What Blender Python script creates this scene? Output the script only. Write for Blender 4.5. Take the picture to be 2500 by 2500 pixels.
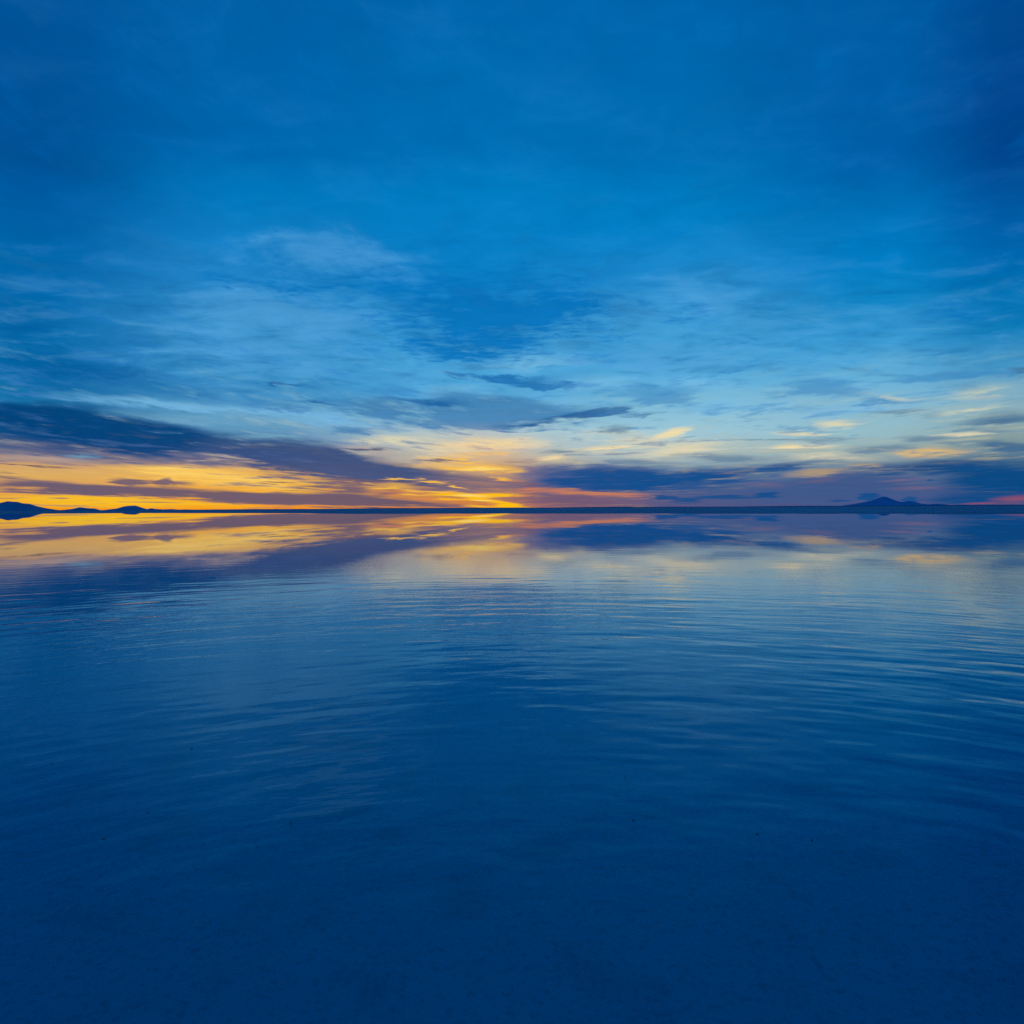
import bpy, bmesh, math, random
import numpy as np
from mathutils import Matrix, Vector, noise as mnoise

random.seed(11)
scene = bpy.context.scene
for o in list(bpy.data.objects):
    bpy.data.objects.remove(o)
COL = scene.collection

# ------------------------------------------------------------------ camera
EYE = 1.6                       # eye height of someone standing in the shallow water
FPX = 1659.0                    # focal length on a frame 2500 wide (about 24 mm)
cam_data = bpy.data.cameras.new('camera')
cam_data.sensor_fit = 'HORIZONTAL'
cam_data.sensor_width = 36.0
cam_data.lens = 36.0 * FPX / 2500.0
cam_data.clip_start = 0.05
cam_data.clip_end = 600000.0
cam = bpy.data.objects.new('camera', cam_data)
COL.objects.link(cam)
PITCH, ROLL = math.radians(-0.33), math.radians(-0.30)
ROT = Matrix.Rotation(math.radians(90) + PITCH, 3, 'X') @ Matrix.Rotation(ROLL, 3, 'Z')
cam.matrix_world = Matrix.Translation((0, 0, EYE)) @ ROT.to_4x4()
scene.camera = cam

def ray(x, y):                  # bearing of a feature measured on the 2500 px survey frame
    return (ROT @ Vector(((x - 1250) / FPX, -(y - 1250) / FPX, -1))).normalized()

def azel(x, y):
    d = ray(x, y)
    return math.degrees(math.atan2(d.x, d.y)), math.degrees(math.asin(d.z))

def on_plane(x, y, z=0.0):
    d = ray(x, y)
    t = (z - EYE) / d.z
    return Vector((d.x * t, d.y * t, z))

def lin(r, g, b):
    def f(c):
        c = c / 255.0
        return c / 12.92 if c <= 0.04045 else ((c + 0.055) / 1.055) ** 2.4
    return (f(r), f(g), f(b), 1.0)

# ------------------------------------------------------------------ view
scene.view_settings.view_transform = 'Standard'
scene.view_settings.look = 'None'
scene.view_settings.exposure = 0.0
scene.view_settings.gamma = 1.0
scene.view_settings.use_curve_mapping = False
scene.render.engine = 'CYCLES'
scene.cycles.max_bounces = 4
scene.cycles.transparent_max_bounces = 8
scene.cycles.use_denoising = False      # the picture keeps its fine grain and ripples
scene.cycles.caustics_reflective = False
scene.cycles.caustics_refractive = False

# ------------------------------------------------------------------ sky
world = bpy.data.worlds.new('World')
scene.world = world
world.use_nodes = True
NT = world.node_tree
NT.nodes.clear()

class Tree:
    """small wrapper for building a node tree"""
    def __init__(self, nt): self.nt = nt
    def node(self, t, **kw):
        n = self.nt.nodes.new(t)
        for k, v in kw.items(): setattr(n, k, v)
        return n
    def put(self, sock, v):
        if isinstance(v, bpy.types.NodeSocket): self.nt.links.new(v, sock)
        else: sock.default_value = v
    def math(self, op, a, b=None, c=None, clamp=False):
        n = self.node('ShaderNodeMath', operation=op, use_clamp=clamp)
        for i, v in enumerate((a, b, c)):
            if v is not None: self.put(n.inputs[i], v)
        return n.outputs[0]
    def vmath(self, op, a, b=None):
        n = self.node('ShaderNodeVectorMath', operation=op)
        self.put(n.inputs[0], a)
        if b is not None: self.put(n.inputs[1], b)
        return n.outputs['Value'] if op in ('LENGTH', 'DOT_PRODUCT') else n.outputs[0]
    def comb(self, x, y, z):
        n = self.node('ShaderNodeCombineXYZ')
        for i, v in enumerate((x, y, z)): self.put(n.inputs[i], v)
        return n.outputs[0]
    def sep(self, v):
        n = self.node('ShaderNodeSeparateXYZ'); self.put(n.inputs[0], v)
        return n.outputs
    def noise(self, vec, scale, detail=4, rough=0.5, dist=0.0, lac=2.0):
        n = self.node('ShaderNodeTexNoise')
        self.put(n.inputs['Vector'], vec)
        n.inputs['Scale'].default_value = scale; n.inputs['Detail'].default_value = detail
        n.inputs['Roughness'].default_value = rough; n.inputs['Distortion'].default_value = dist
        n.inputs['Lacunarity'].default_value = lac
        return n
    def rng(self, v, a, b, c=0.0, d=1.0, smooth=False):
        n = self.node('ShaderNodeMapRange')
        n.interpolation_type = 'SMOOTHSTEP' if smooth else 'LINEAR'
        n.clamp = True
        self.put(n.inputs['Value'], v)
        for k, s in (('From Min', a), ('From Max', b), ('To Min', c), ('To Max', d)): self.put(n.inputs[k], s)
        return n.outputs['Result']
    def mix(self, fac, a, b, mode='MIX'):
        n = self.node('ShaderNodeMix', data_type='RGBA', blend_type=mode)
        self.put(n.inputs[0], fac); self.put(n.inputs[6], a); self.put(n.inputs[7], b)
        return n.outputs[2]
    def ramp(self, fac, stops):
        n = self.node('ShaderNodeValToRGB')
        self.put(n.inputs[0], fac)
        e = n.color_ramp.elements
        while len(e) > 1: e.remove(e[-1])
        e[0].position, e[0].color = stops[0]
        for p, c in stops[1:]:
            k = e.new(p); k.color = c
        return n.outputs[0]

T = Tree(NT)
tc = T.node('ShaderNodeTexCoord')
D = T.vmath('NORMALIZE', tc.outputs['Generated'])
dx, dy, dz = T.sep(D)
R2D = 180 / math.pi
az = T.math('MULTIPLY', T.math('ARCTAN2', dx, dy), R2D)
el = T.math('MULTIPLY', T.math('ARCSINE', dz), R2D)
elp = T.math('MAXIMUM', el, 0.0)
hl = T.math('MAXIMUM', T.math('SQRT', T.math('MULTIPLY_ADD', dx, dx, T.math('MULTIPLY', dy, dy))), 0.001)
cx, cy = T.math('DIVIDE', dx, hl), T.math('DIVIDE', dy, hl)
lg = T.math('LOGARITHM', T.math('ADD', elp, 1.6), math.e)      # layers of cloud close up towards the horizon
lean = T.math('MULTIPLY', T.math('ABSOLUTE', T.math('MAXIMUM', T.math('MINIMUM', az, 50.0), -60.0)), T.rng(az, -10.0, 10.0, -0.013, -0.005))
lg = T.math('ADD', lg, lean)                                   # and run towards the sun

# streaky noises, stretched along the horizon
nv = T.comb(T.math('MULTIPLY', cx, 6.5), T.math('MULTIPLY', cy, 6.5), T.math('MULTIPLY', lg, 5.0))
warp = T.noise(nv, 1.0, 6, 0.56)
warp_c = T.vmath('SUBTRACT', warp.outputs['Color'], (0.5, 0.5, 0.5))
wx, wy, wz = T.sep(warp_c)
nv2 = T.comb(T.math('MULTIPLY', cx, 9.0), T.math('MULTIPLY_ADD', wx, 0.6, T.math('MULTIPLY', cy, 9.0)), T.math('MULTIPLY_ADD', wy, 0.5, T.math('MULTIPLY', lg, 11.0)))
streak = T.math('SUBTRACT', T.noise(nv2, 1.0, 6, 0.62).outputs['Fac'], 0.5)
nv3 = T.comb(T.math('MULTIPLY', cx, 26.0), T.math('MULTIPLY_ADD', wx, 1.6, T.math('MULTIPLY', cy, 26.0)), T.math('MULTIPLY_ADD', wz, 1.2, T.math('MULTIPLY', lg, 26.0)))
fila = T.math('SUBTRACT', T.noise(nv3, 1.0, 4, 0.6).outputs['Fac'], 0.5)
streak = T.math('MULTIPLY_ADD', fila, 0.52, T.math('MULTIPLY', streak, 0.95))
# wisps on the cloud sheet overhead
inv = T.math('DIVIDE', 1.0, T.math('ADD', T.math('MAXIMUM', dz, 0.0), 0.07))
pv = T.comb(T.math('MULTIPLY', T.math('MULTIPLY', dx, inv), 2.1), T.math('MULTIPLY', T.math('MULTIPLY', dy, inv), 3.4), wx)
wisp_n = T.noise(pv, 1.6, 7, 0.62, 0.4)
wisp = T.math('SUBTRACT', wisp_n.outputs['Fac'], 0.5)

# finer mottling of the high sheet
pv2 = T.comb(T.math('MULTIPLY', T.math('MULTIPLY', dx, inv), 7.0), T.math('MULTIPLY', T.math('MULTIPLY', dy, inv), 13.0), wy)
mottle = T.math('MULTIPLY_ADD', T.math('SUBTRACT', T.noise(pv2, 1.5, 5, 0.6, 0.5).outputs['Fac'], 0.5), 0.75, T.math('MULTIPLY', wisp, 0.6))

# warped chart of the sky (degrees of azimuth, degrees of elevation)
amp = T.math('MULTIPLY_ADD', elp, 0.16, 0.55)
u = T.math('ADD', az, T.math('MULTIPLY', T.math('MULTIPLY', wx, amp), 4.0))
v = T.math('ADD', el, T.math('MULTIPLY', wy, amp))
v = T.math('ADD', v, T.math('MULTIPLY', T.math('MULTIPLY', streak, amp), 0.8))
chart = T.comb(u, v, 0.0)

# clear sky: one elevation ramp per bearing
EMAX = 60.0
def elev(x, y): return max(0.0, azel(x, y)[1]) / EMAX
def column(x, stops):
    s = sorted([(elev(x, y), lin(*c)) for y, c in stops], key=lambda k: k[0])
    s.append((48 / EMAX, lin(0, 84, 156)))
    s.append((1.0, lin(0, 74, 146)))
    return azel(x, 1240)[0], s
COLUMNS = [
    (-75.0, [(0.0, lin(150, 112, 112)), (4 / EMAX, lin(90, 100, 135)), (10 / EMAX, lin(20, 92, 152)), (28 / EMAX, lin(0, 80, 150)), (1.0, lin(0, 74, 146))]),
    column(60, [(1245, (248, 165, 25)), (1222, (240, 174, 50)), (1190, (212, 150, 92)), (1160, (222, 174, 98)), (1132, (204, 158, 112)), (1108, (130, 122, 136)), (1060, (10, 88, 142)), (970, (24, 114, 170)), (900, (8, 106, 170)), (800, (4, 104, 170)), (640, (0, 102, 172)), (480, (0, 90, 162)), (380, (0, 80, 150))]),
    column(620, [(1243, (255, 158, 15)), (1225, (246, 166, 38)), (1180, (242, 178, 70)), (1150, (228, 172, 92)), (1120, (140, 130, 150)), (1075, (85, 135, 175)), (1020, (104, 162, 200)), (960, (62, 136, 192)), (900, (62, 144, 202)), (800, (62, 146, 206)), (700, (40, 134, 202)), (600, (22, 126, 197)), (480, (0, 118, 190)), (380, (0, 102, 174))]),
    column(1150, [(1240, (226, 132, 50)), (1215, (180, 122, 86)), (1180, (118, 98, 118)), (1140, (196, 172, 138)), (1100, (188, 190, 182)), (1060, (182, 200, 205)), (1020, (120, 178, 214)), (960, (82, 160, 214)), (880, (74, 158, 214)), (780, (50, 144, 208)), (680, (12, 124, 196)), (560, (6, 124, 197)), (460, (0, 122, 194)), (380, (0, 110, 182))]),
    column(1650, [(1238, (80, 84, 130)), (1210, (84, 92, 134)), (1160, (104, 130, 158)), (1110, (166, 188, 192)), (1060, (160, 200, 216)), (1000, (140, 190, 216)), (920, (92, 168, 218)), (840, (70, 155, 212)), (760, (64, 150, 210)), (660, (30, 134, 204)), (540, (0, 124, 196)), (440, (0, 118, 190)), (380, (0, 108, 180))]),
    column(2150, [(1235, (76, 84, 132)), (1200, (82, 96, 138)), (1150, (110, 126, 148)), (1100, (152, 174, 174)), (1050, (148, 188, 200)), (990, (140, 184, 208)), (920, (104, 172, 216)), (840, (64, 152, 210)), (740, (14, 130, 196)), (620, (0, 122, 196)), (500, (0, 110, 182)), (380, (0, 94, 168))]),
    column(2470, [(1232, (70, 80, 130)), (1190, (20, 78, 135)), (1130, (70, 108, 140)), (1060, (136, 160, 162)), (980, (140, 176, 192)), (900, (70, 146, 196)), (800, (16, 122, 184)), (680, (0, 108, 178)), (540, (0, 94, 168)), (420, (0, 74, 148)), (380, (0, 66, 140))]),
    (75.0, [(0.0, lin(60, 80, 130)), (4 / EMAX, lin(50, 92, 140)), (10 / EMAX, lin(60, 120, 170)), (28 / EMAX, lin(0, 86, 156)), (1.0, lin(0, 74, 146))]),
]
BEHIND = [(0.0, lin(70, 92, 140)), (6 / EMAX, lin(40, 104, 160)), (28 / EMAX, lin(0, 86, 158)), (1.0, lin(0, 74, 146))]
ve = T.math('DIVIDE', T.math('MAXIMUM', T.math('ADD', T.math('MULTIPLY', v, 0.7), T.math('MULTIPLY', el, 0.3)), 0.0), EMAX, clamp=True)
azb = T.math('ABSOLUTE', az)

def clear_sky(a_lo, a_hi):
    k0 = max([i for i, c in enumerate(COLUMNS) if c[0] <= a_lo] or [0])
    k1 = min([i for i, c in enumerate(COLUMNS) if c[0] >= a_hi] or [len(COLUMNS) - 1])
    sky = T.ramp(ve, COLUMNS[k0][1])
    for i in range(k0, k1):
        sky = T.mix(T.rng(az, COLUMNS[i][0], COLUMNS[i + 1][0], smooth=True), sky, T.ramp(ve, COLUMNS[i + 1][1]))
    if a_lo < -80 or a_hi > 80:      # the sky behind the viewer joins left and right
        sky = T.mix(T.rng(azb, 80.0, 140.0, smooth=True), sky, T.ramp(ve, BEHIND))
    return sky

def place(s):
    x1, y1, x2, y2, t = s[:5]
    a1, e1 = azel(x1, y1); a2, e2 = azel(x2, y2)
    deg = t / 29.0
    return (a1 + a2) / 2, (e1 + e2) / 2, math.atan2(e2 - e1, a2 - a1), math.hypot(a2 - a1, e2 - e1) / 2 * 1.25 + deg * 0.8, deg * 1.55

def near(s, box):
    """can this cloud reach into the sector (azimuths, elevations)?"""
    ca, ce, ro, la, lb = place(s)
    ha = abs(la * math.cos(ro)) + abs(lb * math.sin(ro))
    he = abs(la * math.sin(ro)) + abs(lb * math.cos(ro))
    amp_ = 0.16 * (max(ce, 0) + he + 1) + 0.55
    ma, me = amp_ * 4 * 0.33, amp_ * 0.33 * 1.35
    return ca + ha + ma >= box[0] and ca - ha - ma <= box[1] and ce + he + me >= box[2] and ce - he - me <= box[3]

def bank(strokes):
    """coverage of a set of elongated clouds: (x1, y1, x2, y2, half thickness, weight)"""
    acc = None
    for s in strokes:
        w = s[5] if len(s) > 5 else 1.0
        ca, ce, ro, la, lb = place(s)
        m = T.node('ShaderNodeMapping', vector_type='TEXTURE')
        T.put(m.inputs['Vector'], chart)
        m.inputs['Location'].default_value = (ca, ce, 0)
        m.inputs['Rotation'].default_value = (0, 0, ro)
        m.inputs['Scale'].default_value = (la, lb, 1)
        g = T.node('ShaderNodeTexGradient', gradient_type='SPHERICAL')
        T.put(g.inputs[0], m.outputs[0])
        f = g.outputs['Fac']
        acc = T.math('MULTIPLY', f, w) if acc is None else T.math('MULTIPLY_ADD', f, w, acc)
    return acc

def lay(sky, box, color, strokes, lo=0.03, hi=1.05, op=1.0, fuzz=1.2, tex=None):
    strokes = [s for s in strokes if near(s, box)]
    if not strokes: return sky
    m = bank(strokes)
    tex = wisp if tex == 'wisp' else mottle if tex == 'mottle' else streak
    m2 = T.math('MULTIPLY_ADD', tex, T.math('MULTIPLY', T.rng(m, 0.0, 0.3), fuzz * 1.9), m)
    k = T.rng(m2, lo, hi, 0.0, op, smooth=True)
    return T.mix(k, sky, lin(*color))

LAYERS = []
def L(*a, **k): LAYERS.append((a, k))

# high pale veils
L((84, 154, 212), [(540, 612, 1010, 640, 46, .8), (450, 740, 960, 765, 40, .9), (330, 835, 900, 860, 76, .8), (1350, 860, 1900, 885, 40, .7), (1700, 785, 2050, 795, 40, .6), (1500, 690, 1900, 720, 40, .5)], fuzz=1.3, tex='wisp', op=.62)
L((122, 182, 224), [(1180, 882, 1430, 868, 18, .9), (1330, 937, 1570, 927, 16, 1), (1030, 965, 1260, 950, 14, .9), (1560, 1000, 1900, 985, 18, .9), (1600, 922, 1800, 950, 14, .9), (90, 962, 490, 992, 11, .9), (340, 984, 740, 1008, 11, 1), (640, 1018, 980, 1030, 20, 1.1), (1330, 985, 1420, 975, 12, .8), (1900, 1000, 2300, 985, 20, .6)], fuzz=1.0, op=.8)
# mid blue shadows in the veil
L((4, 112, 186), [(880, 735, 1480, 775, 80, 1.1), (500, 690, 920, 698, 18, 1.0), (860, 700, 1500, 722, 46, .7), (1000, 776, 1400, 796, 50, .8), (1040, 842, 1270, 856, 28, 1.0), (1320, 742, 1560, 752, 24, .7), (2230, 782, 2540, 760, 26, .7), (1560, 770, 1780, 752, 16, .6), (1650, 840, 1900, 832, 16, .5), (700, 835, 1000, 845, 20, .4)], fuzz=1.9, hi=1.5, tex='mottle', op=.95)
L((2, 88, 154), [(-60, 878, 270, 886, 34, .9), (100, 905, 450, 915, 20, .8), (-60, 780, 140, 790, 34, .7), (-60, 940, 300, 955, 14, .6), (300, 945, 600, 960, 14, .5)], fuzz=1.0, op=.72)
L((40, 120, 184), [(440, 856, 530, 867, 9, 1.1), (480, 868, 570, 890, 5, .8), (294, 904, 390, 858, 4, 1), (735, 930, 890, 937, 9, 1.1), (590, 912, 690, 937, 12, .9), (1430, 962, 1700, 960, 19, 1), (1540, 985, 1680, 978, 14, .8), (2255, 869, 2350, 851, 7, 1.1), (1870, 948, 2130, 958, 11, 1), (1860, 922, 2080, 937, 10, .8), (2130, 918, 2520, 920, 8, .8), (1850, 968, 2250, 975, 8, .8), (2000, 985, 2300, 980, 5, .6), (1480, 935, 1600, 940, 8, .6), (560, 965, 700, 975, 8, .6), (1650, 905, 1850, 900, 12, .6)], fuzz=1.2, hi=0.90, op=.52)
L((66, 124, 176), [(840, 996, 1080, 1012, 26, 1.2), (1050, 996, 1330, 1004, 34, 1.3), (960, 1048, 1300, 1040, 18, 1), (1180, 1022, 1450, 1014, 32, 1.2), (780, 1050, 960, 1053, 6, .9), (600, 990, 850, 1000, 8, .6)], fuzz=1.2, hi=0.90, op=.85)
L((14, 102, 172), [(1108, 920, 1165, 920, 8, 1), (1170, 918, 1300, 914, 12, 1.1), (1250, 926, 1396, 930, 19, 1.1), (1300, 945, 1390, 942, 7, .9)], lo=.15, hi=0.96, fuzz=1.6, tex='wisp', op=.8)
L((20, 92, 158), [(655, 942, 748, 943, 6, 1.1), (628, 936, 690, 940, 7, .9), (780, 983, 848, 988, 4.5, 1.1), (940, 980, 1160, 987, 9, 1)], fuzz=.8, hi=0.90, op=.85)
L((18, 82, 146), [(1300, 1038, 1480, 1000, 15, 1.2), (1380, 1015, 1520, 990, 11, 1.1), (1490, 1012, 1590, 1008, 7, .9), (1200, 1045, 1350, 1040, 7, .8)], fuzz=1.5, hi=0.96, op=.75)
# cream and gold cloud edges
L((222, 212, 178), [(830, 1073, 1070, 1070, 11, 1), (980, 1098, 1240, 1100, 22, 1), (1300, 1108, 1580, 1090, 9, 1), (1540, 1114, 1840, 1086, 18, 1.1), (1860, 1095, 2080, 1090, 8, 1), (1850, 1056, 2050, 1057, 5, 1), (1960, 1031, 2080, 1030, 10, 1), (2270, 1064, 2440, 1060, 6, 1), (2230, 1014, 2470, 988, 6, .8), (2290, 970, 2500, 950, 12, .6), (1420, 1066, 1700, 1072, 18, .7), (1900, 1112, 2150, 1122, 12, .7), (2050, 965, 2300, 975, 6, .5)], fuzz=1.1, op=.95)
L((250, 222, 165), [(1595, 1064, 1710, 1047, 8, 1.1), (1070, 1086, 1330, 1085, 10, 1), (1290, 1123, 1400, 1122, 6, 1.1), (1420, 1099, 1560, 1089, 5, .9), (1880, 1093, 1960, 1092, 5, .9)], fuzz=.9, op=.9)
L((228, 186, 110), [(2170, 1107, 2370, 1104, 11, .9), (2180, 1108, 2260, 1107, 6, .5)], fuzz=1.2, op=.85)
L((240, 196, 112), [(1070, 1112, 1270, 1110, 6, 1), (980, 1136, 1170, 1138, 6, 1)], fuzz=1.1, op=.9)
# left hand gold field
L((250, 200, 92), [(250, 1138, 640, 1160, 13, 1), (200, 1152, 660, 1172, 12, .9), (420, 1172, 800, 1182, 11, .9), (620, 1192, 800, 1200, 8, .8)], fuzz=1.6, op=.9)
L((255, 216, 118), [(330, 1140, 480, 1146, 4, 1), (280, 1150, 560, 1160, 4, .8), (520, 1166, 660, 1172, 4, .8)], fuzz=1.2, op=.8)
L((250, 192, 36), [(-60, 1213, 470, 1230, 11, 1), (100, 1223, 470, 1230, 9, .8), (420, 1228, 660, 1237, 6, .8)], fuzz=1.0, op=.9)
L((246, 148, 14), [(-60, 1243, 500, 1244, 5, 1), (450, 1239, 880, 1243, 3, 1)], fuzz=.4, op=.85)
FIL_AT = len(LAYERS)
# the long blue bank on the left, purple further down
L((98, 102, 134), [(-80, 1090, 470, 1112, 22, 1), (330, 1120, 720, 1137, 14, 1)], fuzz=1.0, op=.88)
L((2, 66, 122), [(-140, 1026, 440, 1064, 40, 1.4), (230, 1058, 660, 1094, 32, 1.3), (-80, 995, 200, 1012, 20, .8)], lo=.05, hi=1.08, fuzz=1.1, op=.97)
L((52, 78, 127), [(500, 1090, 820, 1120, 38, 1.3), (650, 1124, 980, 1152, 34, 1.3), (850, 1148, 1200, 1174, 23, 1.2), (1010, 1180, 1350, 1187, 14, 1.1), (1170, 1140, 1310, 1130, 16, .6)], lo=.05, hi=1.02, fuzz=1.2, op=.95)
L((122, 172, 198), [(630, 1064, 730, 1068, 6, .9), (230, 1002, 640, 1032, 9, .7), (150, 1108, 250, 1112, 4, .8), (540, 1066, 720, 1060, 7, .8), (330, 1048, 460, 1056, 4, .4)], fuzz=1.2, op=.6)
L((196, 168, 150), [(450, 1122, 570, 1123, 2.6, 1.1), (-60, 1112, 260, 1124, 6, .8), (850, 1108, 1010, 1106, 5, .8), (800, 1092, 1000, 1090, 4, .7)], fuzz=.8, op=.75)
# purple bars low on the left
L((100, 86, 110), [(-80, 1182, 280, 1192, 11, 1.2), (160, 1193, 490, 1203, 12, 1.2), (380, 1203, 720, 1219, 13, 1.2), (540, 1216, 980, 1231, 13, 1.2), (840, 1229, 1200, 1238, 8, 1.1), (-40, 1158, 70, 1163, 6, .9), (700, 1203, 1010, 1222, 15, 1), (1000, 1178, 1320, 1186, 9, .7)], lo=.08, hi=0.96, fuzz=1.1, op=.95)
L((104, 88, 112), [(270, 1168, 350, 1180, 6, .9), (300, 1176, 420, 1180, 4, .9), (385, 1172, 415, 1184, 8, 1), (400, 1182, 490, 1186, 6, .9), (810, 1194, 920, 1195, 7, 1.1), (915, 1207, 985, 1200, 9, 1), (690, 1186, 850, 1188, 4, .9), (760, 1177, 1020, 1178, 8, 1), (640, 1206, 720, 1200, 4, .7), (690, 1200, 770, 1196, 3, .7)], fuzz=1.3, hi=0.90, op=.9)
L((66, 64, 96), [(-60, 1136, 60, 1138, 2.6, 1.1), (30, 1139, 182, 1144, 2.6, 1.1), (620, 1177, 718, 1178, 2.2, 1.1), (780, 1098, 1000, 1098, 4, 1), (1000, 1122, 1145, 1127, 3.4, 1), (600, 1148, 680, 1149, 2.4, .9)], lo=.08, hi=0.84, fuzz=.6, op=.8)
# purple haze and orange light right of the sun
L((108, 86, 118), [(1220, 1216, 1580, 1231, 20, 1.2), (1240, 1180, 1350, 1190, 18, 1)], fuzz=.7, op=.9)
L((62, 88, 138), [(1680, 1198, 2320, 1202, 32, 1.2), (1950, 1180, 2250, 1180, 24, .8)], fuzz=.9, op=.95)
# big navy bank right of the sun
L((8, 76, 140), [(1280, 1160, 1580, 1170, 28, 1.3), (1380, 1172, 1800, 1174, 27, 1.4), (1640, 1160, 1950, 1147, 15, 1.1), (1860, 1148, 2030, 1130, 9, .9)], lo=.06, hi=1.08, fuzz=1.2, op=.96)
L((66, 88, 140), [(1220, 1150, 1450, 1142, 20, 1), (1270, 1190, 1380, 1200, 15, .8), (1460, 1140, 1680, 1146, 8, .8)], fuzz=1.2, op=.85)
L((104, 132, 156), [(1640, 1112, 1880, 1122, 9, 1), (1460, 1124, 1720, 1138, 9, .9), (2050, 1098, 2230, 1094, 9, 1.1), (2180, 1074, 2350, 1075, 8, 1.1), (2080, 1010, 2290, 1012, 10, .9), (1680, 1076, 2080, 1077, 4, .9), (2260, 1091, 2400, 1088, 5, .8), (1290, 1105, 1440, 1108, 8, 1), (1480, 1052, 1540, 1046, 14, .7), (1900, 1140, 2100, 1128, 7, .8), (1950, 1070, 2150, 1066, 5, .6), (2300, 1045, 2500, 1048, 5, .7)], fuzz=1.3, hi=0.96, op=.85)
L((60, 104, 144), [(2340, 1030, 2560, 1013, 13, 1.2), (2420, 1097, 2560, 1098, 11, 1.1), (2440, 916, 2540, 916, 6, 1), (2360, 1084, 2540, 1092, 7, .8)], fuzz=1.0, op=.85)
L((6, 72, 130), [(2060, 1154, 2370, 1138, 11, 1.2), (2280, 1150, 2580, 1150, 24, 1.2), (2310, 1190, 2600, 1190, 28, 1.3), (2240, 1222, 2460, 1224, 9, 1)], lo=.06, hi=1.14, fuzz=1.0, op=.95)
L((176, 152, 124), [(1920, 1161, 2078, 1154, 7, 1.1), (2060, 1140, 2150, 1141, 3, 1), (1740, 1157, 1850, 1148, 5, .7)], lo=.06, hi=0.96, fuzz=.8, op=.9)
L((118, 100, 128), [(2130, 1177, 2250, 1169, 3.4, 1.1), (2150, 1194, 2310, 1194, 5, .9), (1930, 1182, 2050, 1169, 5, .8), (1810, 1182, 1920, 1184, 5, .8)], fuzz=.8, op=.7)
L((200, 124, 92), [(1300, 1198, 1490, 1203, 6, 1.1), (1390, 1202, 1610, 1210, 7, 1.1), (1240, 1202, 1340, 1196, 5, .8)], lo=.06, hi=0.96, fuzz=.8, op=.92)
L((160, 80, 98), [(2335, 1231, 2420, 1229, 2.4, 1.2), (2410, 1226, 2560, 1211, 8, 1.1)], lo=.06, hi=1.02, fuzz=.7, op=.68)
# small dark lens clouds on the right
L((8, 76, 138), [(1598, 1213, 1650, 1213, 4, 1.2), (1620, 1219, 1715, 1222, 7, 1.2), (1690, 1213, 1850, 1212, 5, 1.2), (1850, 1210, 1920, 1207, 5, 1.2), (2092, 1216, 2150, 1212, 7, 1.2), (2005, 1223, 2085, 1223, 3, 1), (2205, 1219, 2245, 1221, 6, 1.1), (2252, 1173, 2274, 1172, 2.4, .8), (2250, 1199, 2280, 1198, 1.8, .8)], lo=.18, hi=0.72, fuzz=.8, op=.88)
# fire over the hidden sun
L((240, 172, 104), [(1060, 1135, 1290, 1140, 75, 1)], fuzz=.5, hi=1.0, op=.34)
L((226, 140, 66), [(880, 1194, 1160, 1204, 6, .8), (1000, 1213, 1240, 1224, 6, .9), (880, 1205, 1100, 1215, 3, .8), (1170, 1150, 1270, 1160, 6, .8), (1180, 1172, 1290, 1172, 3, .8), (1230, 1210, 1330, 1208, 4, .7), (950, 1238, 1300, 1241, 2, .9)], fuzz=1.5, op=.9)
L((250, 192, 66), [(895, 1187, 1030, 1191, 3.4, 1), (1000, 1196, 1160, 1203, 3.6, 1), (1010, 1173, 1110, 1181, 2.2, 1.2), (1085, 1181, 1150, 1194, 2.4, 1), (1070, 1144, 1280, 1146, 9, 1.2), (1190, 1170, 1262, 1170, 2.2, 1), (930, 1166, 1040, 1167, 1.8, 1), (1000, 1112, 1220, 1127, 3, .8), (1020, 1130, 1240, 1132, 2.4, .7), (960, 1205, 1090, 1211, 2, .9), (1150, 1160, 1250, 1158, 2, .8)], lo=.05, hi=.9, fuzz=1.4, op=.95)
L((255, 190, 10), [(1050, 1203, 1200, 1209, 4.4, 1.2), (1150, 1207, 1275, 1207, 4, 1.2), (1120, 1210, 1230, 1222, 4.4, 1.2), (1180, 1224, 1290, 1236, 4.4, 1.2), (1220, 1235, 1330, 1241, 2.6, 1.1), (1060, 1216, 1170, 1219, 2, .9), (1130, 1232, 1240, 1238, 2.4, .8)], lo=.05, hi=.9, fuzz=1.2, op=.97)
L((255, 226, 130), [(1120, 1144, 1240, 1144, 5, 1.2), (1100, 1207, 1200, 1209, 2.6, 1.1), (1160, 1217, 1230, 1224, 2.2, .9)], fuzz=.8, op=.8)

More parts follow.
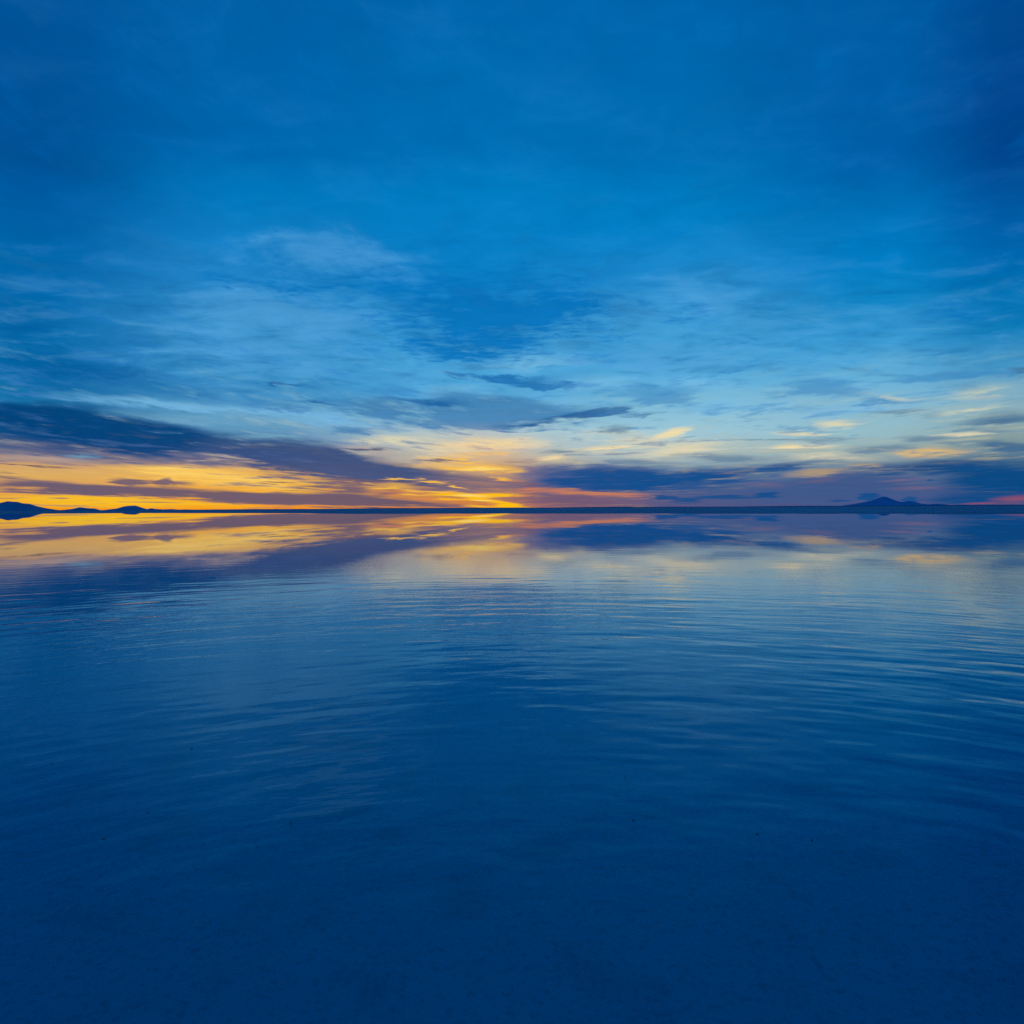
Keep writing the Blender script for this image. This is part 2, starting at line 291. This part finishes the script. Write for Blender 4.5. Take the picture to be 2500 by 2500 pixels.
SECTORS = []
def sector(a_lo, a_hi, e_lo, e_hi):
    """a node group for one piece of the sky, with only the clouds that reach it (neighbours agree along their borders)"""
    global T, chart, ve, az, azb, streak, wisp, mottle
    box = (a_lo, a_hi, e_lo, e_hi)
    SECTORS.append(box)
    tiny = len(SECTORS) * 1e-6                # keeps Cycles from merging the nodes of neighbouring sectors
    shared = {'chart': chart, 've': ve, 'az': az, 'azb': azb, 'streak': streak, 'wisp': wisp, 'mottle': mottle, 'air_c': AIR_C, 'fd': FD, 'fl': FL, 'dark_c': DARK_C, 'light_c': LIGHT_C, 'veil': VEIL, 'veil_dark': VEIL_D, 'grain': GRAIN}
    main, keep = T, (chart, ve, az, azb, streak, wisp, mottle)
    gt = bpy.data.node_groups.new('sky sector', 'ShaderNodeTree')
    for k in shared:
        gt.interface.new_socket(k, in_out='INPUT', socket_type='NodeSocketVector' if k == 'chart' else 'NodeSocketColor' if k.endswith('_c') else 'NodeSocketFloat')
    gt.interface.new_socket('sky', in_out='OUTPUT', socket_type='NodeSocketShader')
    T = Tree(gt)
    gi = T.node('NodeGroupInput').outputs
    chart = T.vmath('ADD', gi['chart'], (tiny, 0, 0)); ve = T.math('ADD', gi['ve'], tiny); az = T.math('ADD', gi['az'], tiny)
    azb, streak, wisp, mottle = gi['azb'], gi['streak'], gi['wisp'], gi['mottle']
    sky = clear_sky(a_lo, a_hi)
    if e_hi > 5:
        sky = T.mix(T.math('MULTIPLY', T.rng(wisp, -0.02, 0.24, smooth=True), gi['veil']), sky, lin(120, 180, 220))
        sky = T.mix(T.math('MULTIPLY', T.rng(wisp, 0.0, -0.24, smooth=True), gi['veil_dark']), sky, lin(0, 92, 165))
    for i, (a, k) in enumerate(LAYERS):
        if i == FIL_AT:
            sky = T.mix(T.math('MULTIPLY', gi['fd'], 0.8), sky, gi['dark_c'])
            sky = T.mix(T.math('MULTIPLY', gi['fl'], 0.8), sky, gi['light_c'])
        sky = lay(sky, box, *a, **k)
    sky = T.mix(T.math('MULTIPLY', gi['fd'], 0.4), sky, gi['dark_c'])
    sky = T.mix(T.math('MULTIPLY', gi['fl'], 0.07), sky, gi['light_c'])
    sky = T.mix(1.0, sky, gi['grain'], 'MULTIPLY')
    if e_hi > 5:
        sky = T.mix(1.0, sky, gi['air_c'], 'MULTIPLY')
    bg = T.node('ShaderNodeBackground')
    bg.inputs['Strength'].default_value = 1.0
    T.put(bg.inputs['Color'], sky)
    go = T.node('NodeGroupOutput')
    gt.links.new(bg.outputs[0], go.inputs[0])
    T = main
    chart, ve, az, azb, streak, wisp, mottle = keep
    n = T.node('ShaderNodeGroup')
    n.node_tree = gt
    for k, sock in shared.items(): T.put(n.inputs[k], sock)
    return n.outputs[0]

def choose(value, limit, below, above):
    n = T.node('ShaderNodeMixShader')
    T.put(n.inputs[0], T.math('GREATER_THAN', value, limit))
    NT.links.new(below, n.inputs[1]); NT.links.new(above, n.inputs[2])
    return n.outputs[0]

def row(limits, e_lo, e_hi):
    edges = [-180.0] + limits + [180.0]
    leaves = [sector(a0, a1, e_lo, e_hi) for a0, a1 in zip(edges, edges[1:])]
    def build(i, j):
        if j - i == 1: return leaves[i]
        m = (i + j) // 2
        return choose(az, edges[m], build(i, m), build(m, j))
    return build(0, len(leaves))

VEIL = T.math('MULTIPLY', T.rng(elp, 5.0, 9.0, 0.0, 0.20), T.rng(elp, 12.0, 20.0, 1.0, 0.10))
VEIL_D = T.math('MULTIPLY', T.rng(elp, 5.0, 9.0, 0.0, 0.34), T.rng(elp, 13.0, 24.0, 1.0, 0.3))
gk = T.math('MULTIPLY', streak, T.rng(elp, 5.0, 13.0, 0.45, 0.2))
gk2 = T.math('MULTIPLY', T.rng(elp, 6.0, 12.0, 0.0, 0.35), wisp)
GRAIN = T.math('ADD', T.math('ADD', 1.0, gk), gk2)
LEFT = T.rng(az, 4.0, 22.0, smooth=True)
fe = T.math('DIVIDE', elp, 20.0, clamp=True)
def fil(stops): return T.ramp(fe, [(e / 20, lin(*c)) for e, c in stops])
DARK_C = T.mix(LEFT, fil([(0, (120, 90, 108)), (2, (98, 88, 118)), (4, (98, 116, 150)), (7, (74, 128, 182)), (12, (28, 116, 190)), (20, (0, 104, 182))]),
               fil([(0, (70, 78, 132)), (2, (66, 90, 136)), (4, (104, 136, 158)), (7, (92, 146, 188)), (12, (40, 128, 194)), (20, (0, 108, 180))]))
LIGHT_C = T.mix(LEFT, fil([(0, (255, 196, 50)), (2, (252, 198, 88)), (4, (232, 212, 166)), (6, (186, 208, 214)), (10, (128, 186, 224)), (20, (60, 146, 210))]),
                fil([(0, (100, 94, 130)), (2, (140, 134, 138)), (3.5, (226, 208, 156)), (5, (214, 214, 186)), (8, (164, 204, 222)), (12, (112, 178, 222)), (20, (50, 142, 208))]))
AIR_C = T.mix(T.rng(elp, 5.0, 10.0), (1, 1, 1, 1), (0.88, 1.035, 1.0, 1))
FD = T.math('MULTIPLY', T.rng(streak, 0.03, 0.24, smooth=True), T.rng(elp, 6.0, 15.0, 0.85, 0.16))
FL = T.math('MULTIPLY', T.rng(streak, -0.03, -0.24, smooth=True), T.rng(elp, 7.0, 14.0, 0.52, 0.05))
low = row([-44.0, -31.0, -22.0, -13.0, -5.0, 2.0, 9.0, 17.0, 26.0, 44.0], -2.0, 4.2)
mid = row([-44.0, -24.0, -12.0, 0.0, 12.0, 24.0, 44.0], 4.2, 9.0)
upper = row([-44.0, -14.0, 8.0, 44.0], 9.0, 22.0)
top = row([-44.0, 0.0, 44.0], 22.0, 90.0)
sky_shader = choose(el, 9.0, choose(el, 4.2, low, mid), choose(el, 22.0, upper, top))
wo = T.node('ShaderNodeOutputWorld')
NT.links.new(sky_shader, wo.inputs[0])
world.cycles.sampling_method = 'MANUAL'
world.cycles.sample_map_resolution = 512

# ------------------------------------------------------------------ helpers
def mat(name):
    m = bpy.data.materials.new(name); m.use_nodes = True
    m.node_tree.nodes.clear()
    t = Tree(m.node_tree)
    out = t.node('ShaderNodeOutputMaterial')
    return m, t, out

def mesh_obj(name, verts, faces, material, smooth=True):
    me = bpy.data.meshes.new(name)
    me.from_pydata([tuple(q) for q in verts], [], faces)
    me.materials.append(material)
    if smooth:
        for p in me.polygons: p.use_smooth = True
    me.update()
    o = bpy.data.objects.new(name, me)
    COL.objects.link(o)
    return o

# ------------------------------------------------------------------ materials
def salt_material():
    m, t, out = mat('salt crust')
    pos = t.node('ShaderNodeNewGeometry').outputs['Position']
    big = t.noise(pos, 0.16, 3, 0.5).outputs['Fac']
    mid = t.noise(pos, 2.4, 5, 0.6).outputs['Fac']
    fine = t.noise(pos, 30.0, 4, 0.65).outputs['Fac']
    dist = t.vmath('LENGTH', pos)
    spread = t.noise(pos, 0.011, 4, 0.6).outputs['Fac']
    clean = t.mix(t.rng(big, 0.35, 0.68, smooth=True), (0.58, 0.74, 0.84, 1), (0.70, 0.84, 0.92, 1))
    muddy = t.mix(t.rng(spread, 0.38, 0.62, smooth=True), (0.24, 0.30, 0.36, 1), (0.34, 0.39, 0.45, 1))
    c = t.mix(t.rng(dist, 110.0, 170.0, smooth=True), clean, muddy)          # clean crust under the brine, mud on the dry flat
    c = t.mix(t.rng(mid, 0.50, 0.70, 0.0, 0.26, smooth=True), c, (0.16, 0.20, 0.24, 1))
    c = t.mix(t.rng(fine, 0.50, 0.66, 0.0, 0.32, smooth=True), c, (0.15, 0.19, 0.23, 1))
    b = t.node('ShaderNodeBump'); b.inputs['Strength'].default_value = 0.9; b.inputs['Distance'].default_value = 0.03
    t.put(b.inputs['Height'], t.math('MULTIPLY_ADD', mid, 0.8, t.math('MULTIPLY', fine, 0.35)))
    p = t.node('ShaderNodeBsdfPrincipled')
    t.put(p.inputs['Base Color'], c); p.inputs['Roughness'].default_value = 0.85
    t.put(p.inputs['Normal'], b.outputs[0]); p.inputs['Specular IOR Level'].default_value = 0.1
    t.nt.links.new(p.outputs[0], out.inputs[0])
    return m

def water_material():
    m, t, out = mat('shallow brine')
    pos = t.node('ShaderNodeNewGeometry').outputs['Position']
    px, py, _ = t.sep(pos)
    # rings spread from where the photographer stands
    ox, oy = t.math('SUBTRACT', px, 0.3), t.math('ADD', py, 0.6)
    r = t.math('MAXIMUM', t.math('SQRT', t.math('MULTIPLY_ADD', ox, ox, t.math('MULTIPLY', oy, oy))), 0.05)
    ca, sa = t.math('DIVIDE', ox, r), t.math('DIVIDE', oy, r)
    rr = t.math('POWER', r, 0.72)
    def rings(k, f, detail, seed):
        v = t.comb(t.math('MULTIPLY_ADD', ca, k, seed), t.math('MULTIPLY', sa, k), t.math('MULTIPLY', rr, f))
        return t.noise(v, 1.0, detail, 0.45, 0.25).outputs['Fac']
    h2 = rings(22.0, 34.0, 2, 7.3)
    patch = t.noise(t.comb(t.math('MULTIPLY', px, 0.10), t.math('MULTIPLY', py, 0.16), 3.0), 1.0, 3, 0.55).outputs['Fac']
    pk = t.rng(patch, 0.36, 0.64, 0.18, 1.5, smooth=True)
    cross = t.noise(pos, 11.0, 2, 0.5, 0.3).outputs['Fac']
    # calm far out
    a = t.node('ShaderNodeFloatCurve')
    t.put(a.inputs['Value'], t.math('DIVIDE', t.math('LOGARITHM', r, 10.0), 3.0, clamp=True))
    cv = a.mapping.curves[0]
    pts = [(0.0, .60), (math.log10(4) / 3, .75), (math.log10(8) / 3, 1.0), (math.log10(12) / 3, 1.0), (math.log10(18) / 3, .55), (math.log10(28) / 3, .10), (math.log10(40) / 3, .02), (math.log10(60) / 3, .006), (1.0, .003)]
    cv.points[0].location = pts[0]; cv.points[1].location = pts[-1]
    for q in pts[1:-1]: cv.points.new(*q)
    a.mapping.update()
    h = t.math('MULTIPLY_ADD', h2, 0.0016, t.math('MULTIPLY', cross, 0.0006))
    h = t.math('MULTIPLY', t.math('MULTIPLY', h, pk), a.outputs[0])
    b = t.node('ShaderNodeBump'); b.inputs['Strength'].default_value = 1.0; b.inputs['Distance'].default_value = 1.0
    t.put(b.inputs['Height'], h)
    fr = t.node('ShaderNodeFresnel'); fr.inputs['IOR'].default_value = 1.42
    t.put(fr.inputs['Normal'], b.outputs[0])
    gl = t.node('ShaderNodeBsdfGlossy'); gl.inputs['Roughness'].default_value = 0.005; gl.inputs['Color'].default_value = (0.95, 0.975, 1.0, 1)
    t.put(gl.inputs['Normal'], b.outputs[0])
    tr = t.node('ShaderNodeBsdfTransparent'); tr.inputs['Color'].default_value = (0.40, 0.98, 1.0, 1)
    ms = t.node('ShaderNodeMixShader')
    t.put(ms.inputs[0], fr.outputs[0])
    t.nt.links.new(tr.outputs[0], ms.inputs[1]); t.nt.links.new(gl.outputs[0], ms.inputs[2])
    t.nt.links.new(ms.outputs[0], out.inputs[0])
    return m

def rock_material(name, c1, c2, scale):
    m, t, out = mat(name)
    pos = t.node('ShaderNodeNewGeometry').outputs['Position']
    n = t.noise(pos, scale, 6, 0.6).outputs['Fac']
    c = t.mix(t.rng(n, 0.38, 0.64, smooth=True), c1, c2)
    p = t.node('ShaderNodeBsdfPrincipled')
    t.put(p.inputs['Base Color'], c); p.inputs['Roughness'].default_value = 0.95
    p.inputs['Specular IOR Level'].default_value = 0.0
    t.nt.links.new(p.outputs[0], out.inputs[0])
    return m

SALT = salt_material()
BRINE = water_material()
ROCK = rock_material('haze-tinted mountain rock', (0.22, 0.29, 0.42, 1), (0.30, 0.37, 0.52, 1), 0.0012)  # blue of the distant air is put into the base colour
FAR_ROCK = rock_material('far rock with painted haze', (0.24, 0.34, 0.55, 1), (0.32, 0.42, 0.62, 1), 0.0009)  # lighter and bluer: haze painted into the rock colour
SHORE = rock_material('far shore earth', (0.16, 0.19, 0.26, 1), (0.20, 0.23, 0.30, 1), 0.002)

# ------------------------------------------------------------------ water and salt
NS = 720
def shore_radius(a):
    """distance of the waterline along bearing a (degrees)"""
    pts = [(-180, 260), (-60, 420), (-37, 420), (-29, 390), (-20, 300), (-12, 215), (0, 195), (9, 178), (22, 165), (36, 150), (60, 160), (120, 220), (180, 260)]
    for (a0, r0), (a1, r1) in zip(pts, pts[1:]):
        if a0 <= a <= a1:
            k = (a - a0) / (a1 - a0); k = k * k * (3 - 2 * k)
            base = r0 + (r1 - r0) * k
            break
    q = math.radians(a)
    n = mnoise.fractal(Vector((math.cos(q) * 14, math.sin(q) * 14, 2.0)), 0.7, 2.0, 5)
    return base * (1 + 0.05 * n)

def disc(name, profile, material):
    """profile(a) -> list of (radius, z); rings joined round the viewer"""
    verts, faces = [], []
    rows = [profile(360.0 * i / NS - 180.0) for i in range(NS)]
    m = len(rows[0])
    for i, row in enumerate(rows):
        q = math.radians(360.0 * i / NS - 180.0)
        for rad, z in row: verts.append((math.sin(q) * rad, math.cos(q) * rad, z))
    c = len(verts); verts.append((0, 0, rows[0][0][1]))
    for i in range(NS):
        j = (i + 1) % NS
        faces.append((i * m, c, j * m))
        for k in range(m - 1):
            faces.append((i * m + k, j * m + k, j * m + k + 1, i * m + k + 1))
    o = mesh_obj(name, verts, faces, material)
    bm = bmesh.new(); bm.from_mesh(o.data)
    bmesh.ops.recalc_face_normals(bm, faces=bm.faces)
    if sum(f.normal.z for f in bm.faces) < 0: bmesh.ops.reverse_faces(bm, faces=bm.faces)
    bm.to_mesh(o.data); bm.free()
    o['kind'] = 'structure'
    return o

def ground_profile(a):
    s = shore_radius(a)
    return [(6, -0.04), (30, -0.04), (s * .5, -0.04), (s * .85, -0.03), (s, -0.002), (s * 1.08, 0.012), (s * 1.3, 0.02), (s * 2, 0.03), (1500, 0.03), (6000, 0.03), (30000, 0.03), (200000, 0.03)]
salt_flat = disc('salt_flat', ground_profile, SALT)

def gnoise(x, y, z, seed=0):
    """vectorised gradient noise, about -0.7 .. 0.7"""
    rs = np.random.RandomState(seed)
    perm = np.concatenate([rs.permutation(512)] * 3)
    g = rs.normal(size=(512, 3)); g /= np.linalg.norm(g, axis=1)[:, None]
    xi, yi, zi = (np.floor(q).astype(np.int64) for q in (x, y, z))
    fx, fy, fz = x - xi, y - yi, z - zi
    w = [f * f * f * (f * (f * 6 - 15) + 10) for f in (fx, fy, fz)]
    out = 0.0
    for i in (0, 1):
        for j in (0, 1):
            for k in (0, 1):
                h = perm[perm[perm[(xi + i) & 511] + ((yi + j) & 511)] + ((zi + k) & 511)]
                d = g[h, 0] * (fx - i) + g[h, 1] * (fy - j) + g[h, 2] * (fz - k)
                out = out + d * (w[0] if i else 1 - w[0]) * (w[1] if j else 1 - w[1]) * (w[2] if k else 1 - w[2])
    return out

def ripple_height(x, y):
    """small waves on the brine (metres): rings that run out from the wader's feet plus a light cross chop, calm far out"""
    ox, oy = x - 0.3, y + 0.6
    r = np.maximum(np.hypot(ox, oy), 0.05)
    ca, sa = ox / r, oy / r
    rr = r ** 0.72
    bend = gnoise(x * 0.35, y * 0.35, 0 * x + 5.5, 3) * 0.9
    h = 0.0042 * gnoise(5 * ca, 5 * sa, rr * 5.2 + bend, 1)
    h = h + 0.0030 * gnoise(9 * ca + 3, 9 * sa, rr * 9.5 + bend * 1.6, 2)
    h = h + 0.0018 * gnoise(20 * ca + 7, 17 * sa, rr * 19 + bend * 3, 4)
    h = h + 0.0012 * gnoise((x * 0.8 + y * 0.6) * 2.2, (y * 0.8 - x * 0.6) * 5.5, 0 * x + 2.5, 6)
    gust = gnoise(x * 0.09, y * 0.15, 0 * x + 3.5, 5) + 0.5 * gnoise(x * 0.22, y * 0.42, 0 * x + 8.5, 8)
    gust = np.clip(0.75 + 1.5 * gust, 0.15, 1.7)
    lr = np.log10(r)
    far = np.interp(lr, [0, math.log10(4), math.log10(7), math.log10(12), math.log10(17), math.log10(24), math.log10(32), math.log10(45)], [1.5, 2.1, 1.8, 1.15, 0.62, 0.22, 0.05, 0.0])
    return h * gust * far * RIPPLE

RIPPLE = 1.0
def rippled_water():
    # fine fan in the direction of view, coarser behind
    fan = np.radians(np.concatenate([np.arange(-52, 52, 0.22), np.arange(52, 308, 4.0)]))
    rad = [1.2]
    while rad[-1] < 46: rad.append(rad[-1] + 0.021 + 0.0011 * rad[-1] + (0.00002 * rad[-1] ** 2.6 if rad[-1] > 14 else 0))
    rad = np.array(rad)
    R_, A_ = np.meshgrid(rad, fan, indexing='xy')          # rows: bearing
    X, Y = np.sin(A_) * R_, np.cos(A_) * R_
    Z = ripple_height(X.ravel(), Y.ravel()).reshape(X.shape)
    outer = [60.0, 80.0, 100.0]
    ex = np.array([[math.sin(a) * q for q in outer + [shore_radius((math.degrees(a) + 180) % 360 - 180) * 1.02]] for a in fan])
    ey = np.array([[math.cos(a) * q for q in outer + [shore_radius((math.degrees(a) + 180) % 360 - 180) * 1.02]] for a in fan])
    X, Y = np.concatenate([X, ex], 1), np.concatenate([Y, ey], 1)
    Z = np.concatenate([Z, np.zeros_like(ex)], 1)
    n, m = X.shape
    co = np.stack([X, Y, Z], -1).reshape(-1, 3)
    co = np.concatenate([co, [[0, 0, 0]]])
    i = np.arange(n)[:, None]; k = np.arange(m - 1)[None, :]
    j = (i + 1) % n
    quads = np.stack([i * m + k, i * m + k + 1, j * m + k + 1, j * m + k], -1).reshape(-1, 4)
    tri = np.stack([np.full(n, n * m), np.arange(n) * m, ((np.arange(n) + 1) % n) * m], -1)
    me = bpy.data.meshes.new('water')
    me.vertices.add(len(co)); me.vertices.foreach_set('co', co.astype(np.float32).ravel())
    loops = np.concatenate([quads.ravel(), tri.ravel()]).astype(np.int32)
    me.loops.add(len(loops)); me.loops.foreach_set('vertex_index', loops)
    start = np.concatenate([np.arange(len(quads)) * 4, len(quads) * 4 + np.arange(n) * 3]).astype(np.int32)
    me.polygons.add(len(start)); me.polygons.foreach_set('loop_start', start)
    me.polygons.foreach_set('use_smooth', np.ones(len(start), dtype=bool))
    me.update(calc_edges=True); me.validate()
    if me.polygons[100].normal.z < 0: me.flip_normals()
    me.materials.append(BRINE)
    o = bpy.data.objects.new('water', me); COL.objects.link(o)
    o['kind'] = 'structure'
    print('water faces', len(start))
    return o
water = rippled_water()

# ------------------------------------------------------------------ mountains
def mountain(name, outline, dist, depth, seed, material=ROCK):
    """a massif whose crest, seen from the flat, follows the surveyed outline (bearing / height angle)"""
    pts = [azel(x, y) for x, y in outline]
    lo, hi = pts[0][0], pts[-1][0]
    nu, nvv = max(24, int((hi - lo) / 0.12)), 14
    verts, faces = [], []
    for i in range(nu + 1):
        a = lo + (hi - lo) * i / nu
        e = 0.0
        for (a0, e0), (a1, e1) in zip(pts, pts[1:]):
            if a0 <= a <= a1:
                k = (a - a0) / (a1 - a0 + 1e-9)
                e = e0 + (e1 - e0) * k
                break
        e = max(e, 0.0)
        q = math.radians(a)
        for j in range(nvv + 1):
            s = -1 + 2 * j / nvv                     # across the ridge, front to back
            d = dist + s * depth * (0.4 + 0.6 * min(1, e / 0.4))
            crest = math.tan(math.radians(e)) * dist + EYE
            prof = max(0.0, 1 - abs(s)) ** 1.15
            x, y = math.sin(q) * d, math.cos(q) * d
            n = mnoise.fractal(Vector((x / 900, y / 900, seed)), 0.9, 2.0, 5)
            z = crest * prof * (1 + 0.35 * n * (1 - prof))
            if j in (0, nvv): z = -8.0
            verts.append((x, y, z))
    w = nvv + 1
    for i in range(nu):
        for j in range(nvv):
            faces.append((i * w + j, (i + 1) * w + j, (i + 1) * w + j + 1, i * w + j + 1))
    o = mesh_obj(name, verts, faces, material)
    o['kind'] = 'structure'
    return o

mountain('mountain', [(-170, 1246), (-120, 1238), (-60, 1234), (-20, 1231), (0, 1228), (10, 1225.5), (18, 1223.4), (30, 1224.6), (43, 1225), (54, 1228.6), (72, 1230), (91, 1236), (112, 1240.4), (138, 1244.6), (160, 1246.4)], 21000, 1500, 1.0)
mountain('mountain', [(140, 1246), (156, 1244.6), (178, 1242.2), (190, 1239), (196, 1238), (204, 1239.4), (214, 1240.6), (232, 1241.6), (246, 1245.6)], 30000, 1300, 4.0)
mountain('mountain', [(246, 1245.8), (262, 1244.2), (286, 1241.4), (301, 1236.4), (312, 1235), (322, 1234.4), (331, 1234.2), (340, 1237), (355, 1242), (368, 1245.2)], 27000, 1500, 7.0)
mountain('hill', [(352, 1245), (362, 1242.2), (370, 1240.6), (380, 1242.6), (398, 1243.6), (420, 1242.8), (436, 1244.2), (456, 1243.6), (486, 1245)], 32000, 900, 9.0)
mountain('hill', [(648, 1244), (664, 1242.8), (676, 1242.2), (690, 1243.2), (700, 1244)], 34000, 600, 12.0)
mountain('mountain', [(1980, 1237.4), (1990, 1235.8), (2020, 1236.2), (2050, 1235.4), (2083, 1230.5), (2108, 1226), (2126, 1222.5), (2141, 1217), (2151, 1213), (2157, 1212.2), (2164, 1212.6), (2177, 1218), (2195, 1224.6), (2206, 1225.2), (2220, 1223), (2235, 1225.2), (2249, 1229.5), (2267, 1231.2), (2289, 1229.6), (2304, 1231), (2322, 1233.2), (2344, 1231.8), (2380, 1233), (2440, 1232.4), (2520, 1232), (2640, 1233.4)], 24000, 2200, 15.0, FAR_ROCK)
# low far shore along the whole horizon
verts, faces = [], []
N = 1440
for i in range(N):
    a = 360.0 * i / N - 180; q = math.radians(a)
    n = mnoise.fractal(Vector((math.cos(q) * 9, math.sin(q) * 9, 5.0)), 0.8, 2.0, 6)
    k = min(1, max(0, (a + 25) / 12)); hh = 3 + (14 + 9 * n) * (0.25 + 0.75 * k)
    for d, z in ((17500, 0.0), (18300, max(2.5, hh)), (20000, -2)):
        verts.append((math.sin(q) * d, math.cos(q) * d, z))
for i in range(N):
    j = (i + 1) % N
    for k in range(2):
        faces.append((i * 3 + k, j * 3 + k, j * 3 + k + 1, i * 3 + k + 1))
far = mesh_obj('far_shore', verts, faces, SHORE); far['kind'] = 'structure'

# ------------------------------------------------------------------ small salt lumps standing in the water
LUMP_SALT = rock_material('wet salt lump', (0.20, 0.23, 0.27, 1), (0.42, 0.45, 0.48, 1), 90.0)
def lump_mesh(seed, w, h):
    rnd = random.Random(seed)
    bm = bmesh.new()
    bmesh.ops.create_icosphere(bm, subdivisions=2, radius=1.0)
    for vtx in bm.verts:
        n = mnoise.noise(vtx.co * 1.6 + Vector((seed * 3.1, 0, 0)))
        vtx.co *= 1 + 0.45 * n
        vtx.co.x *= w * 1.2; vtx.co.y *= w * 0.9; vtx.co.z *= h
    me = bpy.data.meshes.new('salt_lump'); bm.to_mesh(me); bm.free()
    me.materials.append(LUMP_SALT)
    return me
LUMPS = [
    (126, 1865, 'tiny rough salt lump, farthest left in the shallow water'),
    (468, 1828, 'tiny salt lump farthest out, left of centre in the shallow water'),
    (253, 2046, 'tiny salt lump nearest the lower left corner of the water'),
    (362, 1982, 'tiny salt lump just beyond and right of the one nearest the lower left corner'),
    (710, 2009, 'tiny salt lump, upper right one of a close pair left of centre'),
    (627, 2064, 'tiny salt lump, lower left one of a close pair left of centre'),
    (1527, 1897, 'tiny salt lump, farther one of two in line right of centre'),
    (1547, 2002, 'tiny salt lump, nearer one of two in line right of centre'),
    (1849, 2035, 'tiny salt lump just left of the rightmost lump in the near water'),
    (1982, 2050, 'tiny rough salt lump, farthest right in the near water'),
]
meshes = [lump_mesh(q, 0.0055, 0.007) for q in range(5)]
for i, (x, y, label) in enumerate(LUMPS):
    p = on_plane(x, y)
    o = bpy.data.objects.new('salt_lump', meshes[i % 5])
    COL.objects.link(o)
    o.location = (p.x, p.y, -0.003)
    k = random.uniform(0.8, 1.3); o.scale = (k, k, k)
    o.rotation_euler = (0, 0, random.uniform(0, 6.28))
    o['label'] = label
    o['category'] = 'salt lump'
    o['group'] = 'salt lumps scattered in the shallow water'

# a ripple glint put in as a pale coloured flake farther out, left of centre
def flake(w, d, h, seed):
    rnd = random.Random(seed)
    bm = bmesh.new()
    n = 18
    ring = [1 + 0.3 * mnoise.noise(Vector((math.cos(6.283 * i / n) * 1.7, math.sin(6.283 * i / n) * 1.7, seed))) for i in range(n)]
    low = [bm.verts.new((math.cos(6.283 * i / n) * w * ring[i], math.sin(6.283 * i / n) * d * ring[i], -0.01)) for i in range(n)]
    up = [bm.verts.new((math.cos(6.283 * i / n) * w * ring[i] * 0.9, math.sin(6.283 * i / n) * d * ring[i] * 0.9, h * rnd.uniform(0.6, 1.0))) for i in range(n)]
    bm.faces.new(up); bm.faces.new(list(reversed(low)))
    for i in range(n):
        j = (i + 1) % n
        bm.faces.new((low[i], low[j], up[j], up[i]))
    me = bpy.data.meshes.new('glint_flake'); bm.to_mesh(me); bm.free()
    m, t, out = mat('painted glint')
    b = t.node('ShaderNodeBsdfPrincipled')
    pos = t.node('ShaderNodeNewGeometry').outputs['Position']
    t.put(b.inputs['Base Color'], t.mix(t.noise(pos, 60, 4, .6).outputs['Fac'], (0.62, 0.60, 0.58, 1), (0.86, 0.84, 0.82, 1)))
    b.inputs['Roughness'].default_value = 0.8
    t.nt.links.new(b.outputs[0], out.inputs[0])
    me.materials.append(m)
    o = bpy.data.objects.new('glint_flake', me); COL.objects.link(o)
    return o
fl = flake(0.085, 0.06, 0.022, 3)
p = on_plane(518, 1410); fl.location = (p.x, p.y, 0.0)
fl['label'] = 'pale painted glint crust far out on the dark blue water'
fl['category'] = 'salt flake'
